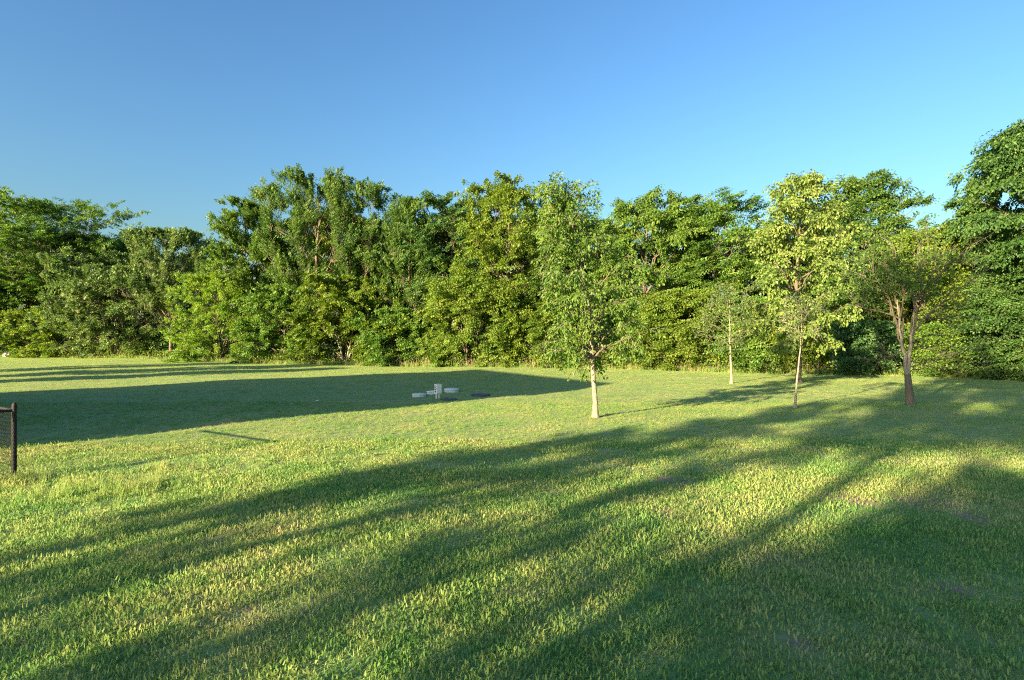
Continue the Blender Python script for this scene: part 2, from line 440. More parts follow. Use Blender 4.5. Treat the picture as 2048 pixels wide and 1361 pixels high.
def tree(name, x, y, H, cb, R, prof, leaf, label, cat='tree', group=None, seed=1, limbs=18, subs=8, twigs=5, per=12,
         L=.20, W=.11, style='normal', trunk_r=.16, lean=(0, 0), top_off=(0, 0), stems=1, clump=.30, bark=BARK, twig_len=.7,
         trunk_top=.82, ry=1.0, dead=0, split_limbs=False, rise=.55, lo_gap=0.0, twig_vis=.35, droop=0.0, fill=1.0, zmin=.35, layers=1):
    g = np.random.default_rng(seed)
    root = empty(name, x, y, label, cat, group)
    # trunk(s)
    geo = Geo(); trunks = []
    for s in range(stems):
        k = 13; z = np.concatenate([[-.15, .03, .16], np.linspace(.45, H * trunk_top, 10)])
        a = g.random() * 6.283; sp = (.0 if stems == 1 else R * .38)
        ax = np.cumsum(g.normal(0, .022 * H / k * 2.2, (k, 2)), 0); ax -= ax[3]; ax[:3] = 0
        t = (z.clip(0) / (H * trunk_top))[:, None]
        off = np.array([[lean[0], lean[1]]]) * t * H * trunk_top + np.array([[top_off[0], top_off[1]]]) * t ** 2
        off = off + np.array([[math.cos(a + s * 6.283 / stems), math.sin(a + s * 6.283 / stems)]]) * sp * t ** .8
        P = np.concatenate([ax + off, z[:, None]], 1)
        r = trunk_r * (1 if stems == 1 else .7) * (1 - .86 * t[:, 0] ** .9); r[0] *= 1.75; r[1] *= 1.5; r[2] *= 1.15
        trunks.append((P, r)); V, Q = tubes(P[None], r[None], 8); geo.add(V, Q)
    def on_trunk(zs, which):
        out = np.zeros((len(zs), 3)); rr = np.zeros(len(zs))
        for s, (P, r) in enumerate(trunks):
            m = which == s
            for c in range(2): out[m, c] = np.interp(zs[m], P[:, 2], P[:, c])
            out[m, 2] = zs[m]; rr[m] = np.interp(zs[m], P[:, 2], r)
        return out, rr
    # limbs reach for points spread over the crown
    n = limbs
    t = (np.arange(n) + g.uniform(.1, .9, n)) / n; t = lo_gap + (1 - lo_gap) * t
    th = np.arange(n) * 2.39996 + g.uniform(-.5, .5, n) + g.random() * 6
    lob = 1 + .18 * np.sin(2 * th + g.random() * 6) + .12 * np.sin(3 * th + g.random() * 6)
    rad = R * PROF[prof](t) * g.uniform(.50, .95, n) * lob
    which = g.integers(0, stems, n)
    zt = cb + t * (H - cb) * .93
    zs = np.clip(zt - rad * rise - g.uniform(.0, .08, n) * H, max(zmin * cb, .12), H * trunk_top * .97)
    A, ra = on_trunk(zs, which); ctr, _ = on_trunk(np.minimum(zt, H * trunk_top), which)
    if stems > 1: ctr[:, :2] *= .5
    tg = np.stack([ctr[:, 0] + rad * np.cos(th), ctr[:, 1] + rad * np.sin(th) * ry, zt], -1)
    ctrl = A * .45 + tg * .55 + np.array([0, 0, 1.0]) * (rad * (.28 if style != 'flat' else .12))[:, None]
    if style == 'flat': ctrl[:, 2] = np.maximum(ctrl[:, 2], tg[:, 2] - .25 * rad)
    LB = bez(A, ctrl, tg, 7, g, .025)
    lr = np.clip(ra * .62, .012, .10)[:, None] * np.linspace(1, .22, 7)[None]
    # secondary boughs round each limb
    m = n * subs; li = np.repeat(np.arange(n), subs)
    s = .30 + .70 * np.sqrt(g.random(m)); s[::subs] = 1.0
    SP, ST = along(LB[li], np.minimum(s, .999))
    off = norm(g.normal(0, 1, (m, 3))) * (R * clump * g.uniform(.55, 1.2, m))[:, None]
    if style == 'flat': off[:, 2] *= .60; off[:, 2] += .04 * R
    if style == 'up': off[:, 2] = np.abs(off[:, 2]) * 2.0 + .1 * R * clump; off[:, :2] *= .62
    if style == 'droop': off[:, 2] = off[:, 2] * .6 - .12 * R * clump
    hi = (zt[li] / H)
    tgt = SP + off + ST * (R * clump * .45)
    tgt[:, 2] = np.clip(tgt[:, 2], .25, H * 1.0)
    mid = SP * .5 + tgt * .5 + np.array([0, 0, .10 * R * clump])
    SB = bez(SP, mid, tgt, 5, g, .04)
    sr = np.clip(lr[li, 3] * .5, .006, .03)[:, None] * np.linspace(1, .3, 5)[None]
    # twigs
    q = m * twigs; si = np.repeat(np.arange(m), twigs)
    s = .25 + .75 * g.random(q); s[::twigs] = 1.0
    TP, TT = along(SB[si], np.minimum(s, .999))
    rdir = norm(g.normal(0, 1, (q, 3)))
    out = TP - np.array([0, 0, (cb + H) * .5]); out[:, 2] *= .4; out = norm(out)
    bias = {'normal': (0, 0, .15), 'up': (0, 0, 1.15), 'flat': (0, 0, .02), 'droop': (0, 0, -.55)}[style]
    td = TT * .55 + rdir * .8 + out * .35 + np.array(bias)
    if style == 'flat': td[:, 2] *= .65
    td = norm(td); tl = twig_len * g.uniform(.55, 1.35, q) * (1.55 if style == 'up' else 1)
    E = TP + td * tl[:, None]; E[:, 2] -= droop * tl
    TW = bez(TP, TP * .5 + E * .5 + np.array([0, 0, .06]), E, 3, g, .03)
    TW[:, :, 2] = np.maximum(TW[:, :, 2], .08)
    hi0 = .91 * H; TW[:, :, 2] = np.where(TW[:, :, 2] > hi0, hi0 + .11 * H * np.tanh((TW[:, :, 2] - hi0) / (.14 * H)), TW[:, :, 2])
    if split_limbs:
        for j in range(n):
            gg = Geo(); V, Q = tubes(LB[j:j + 1], lr[j:j + 1], 6); gg.add(V, Q)
            sel = li == j; V, Q = tubes(SB[sel], sr[sel], 4); gg.add(V, Q)
            link('branch', gg.mesh('branch'), root, BARK)
    else:
        V, Q = tubes(LB, lr, 5); geo.add(V, Q); V, Q = tubes(SB, sr, 3); geo.add(V, Q)
    # leaves
    keep = g.random(q) < fill
    tv = g.random(q) < twig_vis
    if tv.any():
        V, Q = tubes(TW[tv], np.full((tv.sum(), 3), .006) * np.array([1.2, .9, .5]), 3); geo.add(V, Q)
    if dead:
        dp = g.integers(0, m, dead); P0 = SB[dp, 2]; dd = norm(g.normal(0, 1, (dead, 3)) + np.array([0, 0, .2]))
        E2 = P0 + dd * g.uniform(.6, 1.5, dead)[:, None]
        V, Q = tubes(bez(P0, P0 * .5 + E2 * .5 + np.array([0, 0, .15]), E2, 4, g, .06), np.full((dead, 4), .012) * np.array([1.3, 1, .8, .4]), 3)
        geo.add(V, Q)
    link('trunk', geo.mesh('trunk'), root, bark)
    TWk = TW[keep]; tk = td[keep]
    z = len(TWk) * per; wi = np.repeat(np.arange(len(TWk)), per)
    s = .12 + .88 * g.random(z); LP, LT = along(TWk[wi], np.minimum(s, .999))
    sd = norm(g.normal(0, 1, (z, 3)))
    if style == 'flat': sd[:, 2] *= .6
    D = LT * .55 + sd * .9 + np.array([0, 0, {'droop': -.65, 'up': .30, 'flat': -.18}.get(style, -.12)])
    N = norm(g.normal(0, 1, (z, 3)) * .75 + np.array([0, 0, .8]))
    sz = g.uniform(.65, 1.25, z)
    base_r = g.random(len(TWk))[wi] * .55 + g.random(z) * .45
    cr = link('crown', leaf_mesh('crown', LP + sd * .05, D, N, L * sz, W * sz, base_r), root, LEAF[leaf])
    if layers > 1:
        for q, (ox, oy, oz, rz_) in enumerate(((.13, -.10, .09, .05), (-.12, .07, -.10, -.06))[:layers - 1]):
            c2 = cr.copy(); C.objects.link(c2); c2.parent = root
            c2.location = (ox, oy, oz); c2.rotation_euler = (.012, -.010, rz_)
    return root

def wood_tree(name, px, back, top, hw, low, prof, leaf, label, seed, cat='tree', d=None, **k):
    d = (front(px) + back) if d is None else d
    k['per'] = int(k.get('per', 12) * 1.6); k['L'] = k.get('L', .2) * .92; k['W'] = k.get('W', .11) * 1.0; k['layers'] = 2
    k['clump'] = k.get('clump', .30) * 1.15; k['twig_len'] = k.get('twig_len', .7) * 1.15
    x, y = at(px, d)
    H = height_at(top, d); cb = max(.3, height_at(low, d)); R = hw * d / F * 1.12
    return tree(name, x, y, H, cb, R, prof, leaf, label, cat, seed=seed, **k)

def build_wood():
    T = wood_tree
    G = dict(group='trees along the edge of the wood')
    B = dict(group='bushes along the edge of the wood')
    T('wood_tree', 105, 5, 402, 150, 600, 'round', 'locust', 'wide spreading feathery tree in layered sprays at the far left of the wood', 101,
      style='flat', limbs=44, subs=10, twigs=6, per=13, L=.31, W=.12, clump=.27, twig_len=1.2, trunk_r=.35, **G)
    T('wood_tree', -18, -3, 556, 68, 690, 'bush', 'dark', 'dark shaded low tree cut off by the left edge of the photo', 102,  # dark leaf colour stands in for shade from the surrounding trees
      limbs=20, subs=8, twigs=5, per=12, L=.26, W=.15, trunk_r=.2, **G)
    T('wood_tree', 342, 5, 466, 74, 640, 'round', 'grey', 'rounded grey green tree standing just left of the sky gap', 103,
      style='up', limbs=26, subs=8, twigs=6, per=13, L=.26, W=.13, trunk_r=.25, twig_len=.8, **G)
    T('wood_tree', 232, 2.2, 536, 118, 690, 'round', 'grey', 'broad grey green bushy tree below the feathery tree', 104,
      limbs=28, subs=8, twigs=6, per=13, L=.25, W=.13, trunk_r=.2, **G)
    T('wood_tree', 440, 1.6, 552, 108, 705, 'bush', 'lime', 'low spreading bright lime green tree below the sky gap', 105,
      limbs=30, subs=8, twigs=6, per=14, L=.21, W=.10, trunk_r=.18, ry=.6, **G)
    T('wood_tree', 492, 5, 398, 58, 600, 'column', 'walnut', 'upright tree with yellowish tips at the right side of the sky gap', 106,
      style='normal', limbs=26, subs=8, twigs=5, per=13, L=.22, W=.13, trunk_r=.22, trunk_top=.9, **G)
    T('wood_tree', 545, 6, 374, 45, 600, 'column', 'elm', 'narrow spiky topped tree beside the tree with yellowish tips', 107,
      style='up', limbs=18, subs=8, twigs=5, per=13, L=.20, W=.10, trunk_r=.2, trunk_top=.92, **G)
    T('wood_tree', 628, 4, 352, 92, 640, 'spread', 'elm', 'tallest dark tree with spiky upright shoots in the left wood', 108,
      style='up', limbs=30, subs=9, twigs=6, per=13, L=.19, W=.10, trunk_r=.32, clump=.30, trunk_top=.85, dead=40, **G)
    T('wood_tree', 725, 5, 372, 70, 620, 'spread', 'elm', 'dark spiky tree right of the tallest spiky tree with leaning shoots', 109,
      style='up', limbs=24, subs=8, twigs=6, per=12, L=.19, W=.10, trunk_r=.28, dead=60, fill=.9, lean=(.06, 0), **G)
    T('bush', 690, 1.4, 556, 92, 712, 'bush', 'yellow', 'vine hung thicket below the spiky trees', 110, 'bush',
      limbs=26, subs=8, twigs=6, per=13, L=.21, W=.14, trunk_r=.12, ry=.6, stems=3, bark=BARK_PALE, dead=60, **B)
    T('wood_tree', 570, 2.0, 575, 78, 705, 'bush', 'locust', 'green bushy tree between the lime green tree and the vine hung thicket', 111,
      limbs=24, subs=8, twigs=5, per=13, L=.22, W=.12, trunk_r=.15, ry=.7, **G)
    T('wood_tree', 818, 4, 400, 54, 660, 'pear', 'elm', 'pointed tree standing alone right of the spiky trees', 112,
      style='up', limbs=24, subs=8, twigs=6, per=12, L=.19, W=.10, trunk_r=.22, trunk_top=.92, **G)
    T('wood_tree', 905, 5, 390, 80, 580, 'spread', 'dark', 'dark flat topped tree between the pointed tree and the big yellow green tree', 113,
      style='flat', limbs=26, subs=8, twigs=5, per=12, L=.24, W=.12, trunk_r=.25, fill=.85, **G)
    T('wood_tree', 1020, 3.5, 362, 112, 640, 'round', 'yellow', 'big rounded yellow green tree left of the lone slim lawn tree', 114,
      limbs=40, subs=9, twigs=6, per=12, L=.21, W=.11, trunk_r=.32, clump=.26, **G)
    T('bush', 935, 1.2, 565, 100, 722, 'bush', 'under', 'pale yellow green thicket below the dark flat topped tree', 115, 'bush',
      limbs=28, subs=8, twigs=6, per=13, L=.19, W=.12, trunk_r=.10, stems=3, ry=.6, **B)
    T('bush', 1075, 1.0, 600, 85, 725, 'bush', 'yellow', 'olive green thicket directly left of the lone slim lawn tree trunk', 116, 'bush',
      limbs=24, subs=8, twigs=6, per=13, L=.18, W=.11, trunk_r=.10, stems=3, ry=.6, **B)
    T('wood_tree', 1150, 5, 440, 75, 640, 'round', 'walnut', 'shorter wood tree straight behind the lone slim lawn tree', 117,
      limbs=24, subs=8, twigs=5, per=11, L=.20, W=.11, trunk_r=.2, **G)
    T('wood_tree', 1290, 3.5, 376, 92, 640, 'round', 'walnut', 'full green tree right of the lone slim lawn tree', 118,
      style='droop', limbs=34, subs=8, twigs=6, per=12, L=.22, W=.10, trunk_r=.28, clump=.28, **G)
    T('wood_tree', 1440, 3.5, 391, 98, 590, 'spread', 'locust', 'yellowish tree with bare twigs in its crown left of the pale tree', 119,
      style='flat', limbs=32, subs=8, twigs=6, per=12, L=.20, W=.09, trunk_r=.25, dead=160, **G)
    T('bush', 1345, 1.2, 585, 95, 732, 'bush', 'yellow', 'bright thicket below the full green tree', 120, 'bush',
      limbs=28, subs=8, twigs=6, per=13, L=.18, W=.10, trunk_r=.10, stems=3, ry=.6, **B)
    T('bush', 1500, 1.2, 600, 80, 735, 'bush', 'locust', 'green thicket behind the slim sapling left of the pale tree', 121, 'bush',
      limbs=24, subs=8, twigs=6, per=13, L=.17, W=.10, trunk_r=.10, stems=3, ry=.6, **B)
    T('wood_tree', 1728, 4.5, 348, 78, 620, 'round', 'elm', 'dark green tree rising behind the right shoulder of the pale tree', 122,
      limbs=28, subs=8, twigs=6, per=12, L=.19, W=.11, trunk_r=.28, **G)
    T('wood_tree', 1640, 1.5, 610, 80, 738, 'bush', 'yellow', 'low thick tree behind the pale tree trunk', 123, 
      limbs=24, subs=8, twigs=6, per=12, L=.17, W=.09, trunk_r=.10, stems=2, ry=.6, **G)
    T('bush', 1722, .2, 650, 50, 742, 'bush', 'teal', 'dark bluish green rounded bush left of the vase shaped tree', 124, 'bush',
      limbs=22, subs=8, twigs=6, per=12, L=.16, W=.09, trunk_r=.08, stems=3, ry=.7, **B)
    T('wood_tree', 1850, 3, 462, 90, 680, 'round', 'yellow', 'sunlit yellow green tree straight behind the vase shaped tree', 125,
      limbs=32, subs=8, twigs=6, per=12, L=.17, W=.10, trunk_r=.2, dead=50, **G)
    T('wood_tree', 1950, 3.5, 460, 70, 690, 'round', 'lime', 'sunlit lime green tree tucked left of the tall right hand tree', 126,
      limbs=26, subs=8, twigs=6, per=12, L=.17, W=.10, trunk_r=.18, dead=40, **G)
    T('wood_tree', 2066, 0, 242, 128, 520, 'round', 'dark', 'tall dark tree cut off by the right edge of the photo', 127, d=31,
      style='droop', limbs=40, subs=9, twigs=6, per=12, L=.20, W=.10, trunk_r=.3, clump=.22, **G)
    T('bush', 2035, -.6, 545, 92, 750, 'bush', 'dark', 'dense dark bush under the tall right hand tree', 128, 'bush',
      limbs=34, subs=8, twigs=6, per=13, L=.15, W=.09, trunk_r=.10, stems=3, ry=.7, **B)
    T('bush', 1905, .6, 655, 75, 748, 'bush', 'walnut', 'low green bush right of the vase shaped tree trunk', 129, 'bush',
      limbs=22, subs=8, twigs=6, per=12, L=.15, W=.09, trunk_r=.08, stems=3, ry=.7, **B)
    T('bush', 800, 1.0, 620, 70, 720, 'bush', 'locust', 'green bush at the foot of the pointed tree', 130, 'bush',
      limbs=22, subs=8, twigs=6, per=12, L=.19, W=.12, trunk_r=.10, stems=3, ry=.6, dead=50, **B)
    T('bush', 120, 1.0, 620, 100, 702, 'bush', 'under', 'pale leafy bush at the foot of the feathery tree', 131, 'bush',
      limbs=24, subs=8, twigs=6, per=12, L=.24, W=.15, trunk_r=.10, stems=3, ry=.6, **B)
    # a second rank: the same kinds of tree again, turned and resized, further in
    src = {o['label'].split()[0] + str(i): o for i, o in enumerate(list(C.objects)) if o.parent is None and o.name.split('.')[0].endswith('_tree')}
    src = list(src.values())
    def pick(word): return next(o for o in src if word in o['label'])
    def rank(word, px, back, top, label, rz, wide=1.0):
        o = pick(word); d = front(px) + back; x, y = at(px, d)
        h0 = max((ch.matrix_basis @ Vector(c)).z for ch in o.children for c in ch.bound_box)
        k = height_at(top, d) / h0
        c = o.copy(); C.objects.link(c); c.location = (x, y, float(ground_z(x, y))); c.rotation_euler = (0, 0, rz)
        c.scale = (k * wide, k * wide, k); c['label'] = label; c['group'] = 'trees of the second rank in the wood'
        for ch in o.children:
            q = ch.copy(); C.objects.link(q); q.parent = c
    rank('rounded grey green', 178, 9, 469, 'tree showing through behind the right half of the feathery tree', 1.1, 1.25)
    rank('below the feathery', 30, 10, 454, 'tree showing through behind the left half of the feathery tree', 2.0, 1.2)
    rank('yellowish tips', 590, 10, 434, 'second rank tree between the narrow spiky tree and the tallest spiky tree', 2.2, 1.3)
    rank('big rounded', 690, 10, 414, 'second rank tree seen between the two dark spiky trees', .7, 1.0)
    rank('yellowish tips', 770, 9, 444, 'second rank tree just left of the pointed tree', 4.0, 1.2)
    rank('full green tree', 860, 9, 439, 'second rank tree just right of the pointed tree', 1.9, 1.0)
    rank('rounded grey green', 960, 9, 424, 'second rank tree between the flat topped tree and the big yellow green tree', 3.1, 1.1)
    rank('full green tree', 1105, 9, 419, 'second rank tree left of the crown of the lone slim lawn tree', 5.0, 1.0)
    rank('big rounded', 1210, 10, 439, 'second rank tree right of the crown of the lone slim lawn tree', 2.5, 1.0)
    rank('tree rising', 1365, 8, 419, 'second rank tree between the full green tree and the yellowish bare twigged tree', 1.3, 1.1)
    rank('full green tree', 1540, 8, 444, 'second rank tree between the yellowish bare twigged tree and the pale tree', 2.8, 1.1)
    rank('tree rising', 1655, 9, 399, 'second rank tree hidden behind the crown of the pale tree', 3.9, 1.1)
    rank('big rounded', 1795, 9, 459, 'second rank tree right of the dark green tree', 4.4, 1.0)
    rank('rounded grey green', 1900, 9, 484, 'second rank tree under the patch of sky at right', .4, 1.2)
    rank('below the feathery', 300, 10, 504, 'second rank tree left of the rounded grey green tree', 4.9, 1.1)
build_wood()

def leaf_cloud(name, leaf, label, clumps, seed, per, L, W, stems=0):
    """clumps: (x, y, z, rx, ry, rz)"""
    g = np.random.default_rng(seed)
    Ps, Ds = [], []
    geo = Geo()
    for (x, y, z, rx, ry_, rz) in clumps:
        n = int(per * rx * max(rz, .5))
        d = norm(g.normal(0, 1, (n, 3))); rr = g.uniform(.45, 1.05, n) ** .6
        lob = 1 + .25 * np.sin(d[:, 0] * 5 + d[:, 2] * 4 + g.random() * 6)
        P = np.array([x, y, z]) + d * (rr * lob)[:, None] * np.array([rx, ry_, rz])
        k = P[:, 2] > float(ground_z(x, y)) + .03
        Ps.append(P[k]); Ds.append(d[k])
    P = np.concatenate(Ps); D = np.concatenate(Ds); n = len(P)
    D = D * .5 + norm(g.normal(0, 1, (n, 3))) + np.array([0, 0, -.1])
    N = norm(g.normal(0, 1, (n, 3)) * .7 + np.array([0, 0, .8]))
    sz = g.uniform(.6, 1.3, n)
    o = link(name, leaf_mesh(name, P, D, N, L * sz, W * sz, g.random(n)), None, LEAF[leaf])
    return tag(o, label, 'undergrowth', kind='stuff')

def build_undergrowth():
    g = np.random.default_rng(77)
    cl = []
    for px in np.arange(-260, 2330, 17):
        d = front(px) + g.uniform(.2, 1.2); p = px + g.uniform(-12, 12)
        x, y = at(p, d); h = g.uniform(.35, 1.5) * (1.0 if g.random() < .75 else 1.5)
        r = g.uniform(.6, 1.2)
        cl.append((x, y, h * .35, r, r * .7, h * .75))
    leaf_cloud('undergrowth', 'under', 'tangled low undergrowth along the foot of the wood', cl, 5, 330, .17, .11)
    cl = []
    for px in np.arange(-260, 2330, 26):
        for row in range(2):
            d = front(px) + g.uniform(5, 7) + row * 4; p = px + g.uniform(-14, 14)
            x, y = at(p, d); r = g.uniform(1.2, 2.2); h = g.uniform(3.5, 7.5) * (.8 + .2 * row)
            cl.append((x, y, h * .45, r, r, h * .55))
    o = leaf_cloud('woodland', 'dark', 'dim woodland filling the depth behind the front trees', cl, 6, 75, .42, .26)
build_undergrowth()

def build_weeds():
    # dry stalks and fallen sticks in the rough strip between lawn and wood
    g = np.random.default_rng(91)
    n = 1500; px = g.uniform(-200, 2250, n)
    px = np.where(g.random(n) < .6, 760 + 900 * g.random(n), px)
    d = np.interp(px, FRONT_PX, FRONT_D) + g.normal(.1, .4, n)
    x = (px - CX) / F * d; h = g.uniform(.35, 1.25, n) * g.uniform(.6, 1, n)
    P0 = np.stack([x, d, ground_z(x, d) - .03], -1)
    E = P0 + np.stack([g.normal(0, .16, n) * h, g.normal(0, .16, n) * h, h], -1)
    V, Q = tubes(bez(P0, P0 * .5 + E * .5 + g.normal(0, .05, (n, 3)), E, 4, g, .03), np.full((n, 4), .011) * np.array([1, .9, .8, .4]), 3)
    gg = Geo(); gg.add(V, Q)
    n = 90; px = g.uniform(-150, 2200, n); d = np.interp(px, FRONT_PX, FRONT_D) + g.uniform(.1, .9, n); x = (px - CX) / F * d
    P0 = np.stack([x, d, ground_z(x, d) + .02], -1); a = g.random(n) * 6.283
    E = P0 + np.stack([np.cos(a), np.sin(a) * .4, g.uniform(.15, 1.1, n)], -1) * g.uniform(.6, 1.9, n)[:, None]
    V, Q = tubes(bez(P0, P0 * .5 + E * .5 + np.array([0, 0, .15]), E, 5, g, .06), np.full((n, 5), .022) * np.linspace(1.2, .35, 5), 4); gg.add(V, Q)
    o = link('dry_weeds', gg.mesh('dry_weeds'), None, plain_mat('dry_stalk', (.30, .25, .15), .9, 0, .3, 3))
    tag(o, 'dry weed stalks and fallen sticks along the foot of the wood', 'weeds', kind='stuff')
build_weeds()

# ------------------------------------------------------------------ lone trees on the lawn
def build_lawn_trees():
    x, y = px_ground(1191, 838)
    tree('lawn_tree', x, y, height_at(342, y), height_at(722, y), 108 * y / F, 'pear', 'walnut',
         'slim lone tree with a pale straight trunk in the sunny middle of the lawn', 'tree', 'lone trees on the lawn', seed=208,
         limbs=38, subs=7, twigs=5, per=13, L=.10, W=.052, style='droop', trunk_r=.080, bark=BARK_PALE, clump=.30, twig_len=.42,
         trunk_top=.93, top_off=(-1.15, 0), split_limbs=True, twig_vis=.5, zmin=.97)
    x, y = px_ground(1597, 768)
    tree('lawn_tree', x, y, height_at(328, y), height_at(690, y), 88 * y / F, 'column', 'maple',
         'tall pale leaved tree with a dark trunk behind the bent sapling', 'tree', 'lone trees on the lawn', seed=212,
         limbs=44, subs=8, twigs=6, per=12, L=.17, W=.10, style='droop', trunk_r=.14, bark=BARK, clump=.26, twig_len=.55,
         trunk_top=.93, lo_gap=.0, zmin=.9)
    x, y = px_ground(1590, 816)
    tree('sapling', x, y, height_at(585, y), height_at(668, y), 42 * y / F, 'round', 'grey',
         'thin bent sapling with a sparse crown in front of the pale tree', 'tree', 'lone trees on the lawn', seed=221,
         limbs=11, subs=4, twigs=4, per=5, L=.085, W=.042, trunk_r=.042, bark=BARK_PALE, clump=.35, twig_len=.3, trunk_top=.85,
         lean=(.06, 0), split_limbs=True, twig_vis=.8, zmin=.97)
    x, y = px_ground(1463, 767)
    tree('sapling', x, y, height_at(568, y), height_at(690, y), 64 * y / F, 'round', 'grey',
         'slim straight sapling with a pale trunk standing left of the pale tree', 'tree', 'lone trees on the lawn', seed=222,
         limbs=16, subs=6, twigs=4, per=8, L=.12, W=.065, trunk_r=.075, bark=BARK_PALE, clump=.32, twig_len=.5, trunk_top=.85,
         split_limbs=True, twig_vis=.6, zmin=.97)
    x, y = px_ground(1821, 811)
    vase_tree(x, y)

def vase_tree(x, y):
    """short trunk that forks low into many rising stems; leafy to the left and above, bare to the right"""
    g = np.random.default_rng(31)
    root = empty('lawn_tree', x, y, 'vase shaped tree with forked stems and bare twigs on its right side', 'tree', 'lone trees on the lawn')
    s = y / F
    geo = Geo()
    z0 = 1.05
    k = 6; z = np.linspace(-.1, z0, k); P = np.stack([-.10 * (z / z0), 0 * z, z], -1)
    r = np.linspace(.135, .10, k); r[0] = .19
    V, Q = tubes(P[None], r[None], 9); geo.add(V, Q)
    link('trunk', geo.mesh('trunk'), root, BARK)
    base = np.array([-.10, 0, z0 - .1])
    # two main stems in a narrow V carry the rest
    stems = []
    for (dx, py, dy) in ((-34, 600, -.15), (16, 590, .12)):
        tip = np.array([dx * s, dy, height_at(py, y)])
        B = bez(base[None], (base + (tip - base) * np.array([.45, .5, .5]))[None], tip[None], 9, g, .012)
        gg = Geo(); V, Q = tubes(B, np.linspace(.070, .018, 9)[None], 8); gg.add(V, Q)
        link('stem', gg.mesh('stem'), root, BARK_PALE); stems.append(B)
    # rising branches: (dx px, top py, dy m)
    spec = [(-95, 520, -.4), (-70, 480, .6), (-48, 560, -1.0), (-30, 462, .2), (-5, 470, .8), (15, 458, -.5), (42, 470, .4), (62, 500, -.9),
            (85, 480, .5), (108, 545, -.3), (-115, 590, .3), (125, 610, .5), (-60, 500, -.2), (-85, 545, .8)]
    LBs = []
    for (dx, py, dy) in spec:
        st = stems[0] if dx < -2 else stems[1]
        b0, _ = along(st, np.array([g.uniform(.30, .97)])); b0 = b0[0]
        tip = np.array([dx * s, dy, height_at(py, y) - .35])
        c = b0 + (tip - b0) * np.array([.38, .4, .55])
        B = bez(b0[None], c[None], tip[None], 9, g, .014)
        rr = np.linspace(.032, .008, 9)[None]
        gg = Geo(); V, Q = tubes(B, rr, 6); gg.add(V, Q)
        nsub = 11; ss = .30 + .70 * g.random(nsub); SP, ST = along(np.repeat(B, nsub, 0), np.minimum(ss, .999))
        off = norm(g.normal(0, 1, (nsub, 3)) + np.array([np.sign(dx) * .45, 0, .75])) * g.uniform(.35, .95, nsub)[:, None]
        E = SP + ST * .35 + off; E[:, 2] = np.minimum(E[:, 2], height_at(452, y))
        SB = bez(SP, SP * .5 + E * .5 + np.array([0, 0, .05]), E, 5, g, .03)
        V, Q = tubes(SB, np.full((nsub, 5), .011) * np.linspace(1.1, .4, 5)[None], 4); gg.add(V, Q)
        TWp = np.repeat(SB, 7, 0); q = len(TWp); t_ = .2 + .8 * g.random(q); TP, TT = along(TWp, np.minimum(t_, .999))
        E3 = TP + norm(TT * .7 + g.normal(0, 1, (q, 3)) * .6 + np.array([0, 0, .25])) * g.uniform(.2, .5, q)[:, None]
        TW = bez(TP, TP * .5 + E3 * .5, E3, 3, g, .03)
        V, Q = tubes(TW, np.full((q, 3), .0042) * np.array([1.2, 1, .6]), 3); gg.add(V, Q)
        link('branch', gg.mesh('branch'), root, BARK)
        # leafy to the left and high up, thinning out to the right
        rel = TP[:, 0] / (100 * s); hz = (TP[:, 2] - 2.2) / 3.0
        pk = np.clip(.95 - .62 * (rel + .15).clip(0, 2) + .15 * hz, .12, 1) * (TP[:, 2] > 1.9)
        LBs.append(TW[g.random(q) < pk])
    # bare twiggy low branches sweeping right
    for (dx, py, dy) in ((180, 675, -.2), (165, 700, .5), (140, 730, -.6), (120, 745, .3), (95, 700, .2), (-75, 690, -.3), (-60, 722, .4), (150, 650, .4)):
        b0 = along(stems[0 if dx < 0 else 1], np.array([g.uniform(0, .45)]))[0][0]
        tip = np.array([dx * s, dy, height_at(py, y)])
        B = bez(b0[None], (b0 * .5 + tip * .5 + np.array([0, 0, -.12]))[None], tip[None], 8, g, .02)
        gg = Geo(); V, Q = tubes(B, np.linspace(.020, .004, 8)[None], 4); gg.add(V, Q)
        n2 = 16; SP, ST = along(np.repeat(B, n2, 0), .25 + .74 * g.random(n2))
        E = SP + norm(ST + g.normal(0, .6, (n2, 3))) * g.uniform(.3, .8, n2)[:, None]
        V, Q = tubes(bez(SP, SP * .5 + E * .5 + np.array([0, 0, .03]), E, 4, g, .04), np.full((n2, 4), .005), 3); gg.add(V, Q)
        o = link('bare_branch', gg.mesh('bare_branch'), root, BARK)
    TW = np.concatenate(LBs); per = 7; wi = np.repeat(np.arange(len(TW)), per); zN = len(wi)
    LP, LT = along(TW[wi], np.minimum(.1 + .9 * g.random(zN), .999))
    sd = norm(g.normal(0, 1, (zN, 3)))
    D = LT * .5 + sd * .9 + np.array([0, 0, -.1]); N = norm(g.normal(0, 1, (zN, 3)) * .75 + np.array([0, 0, .8]))
    sz = g.uniform(.65, 1.25, zN)
    link('crown', leaf_mesh('crown', LP + sd * .03, D, N,   .105 * sz, .056 * sz, g.random(zN)), root, LEAF['locust'])
build_lawn_trees()

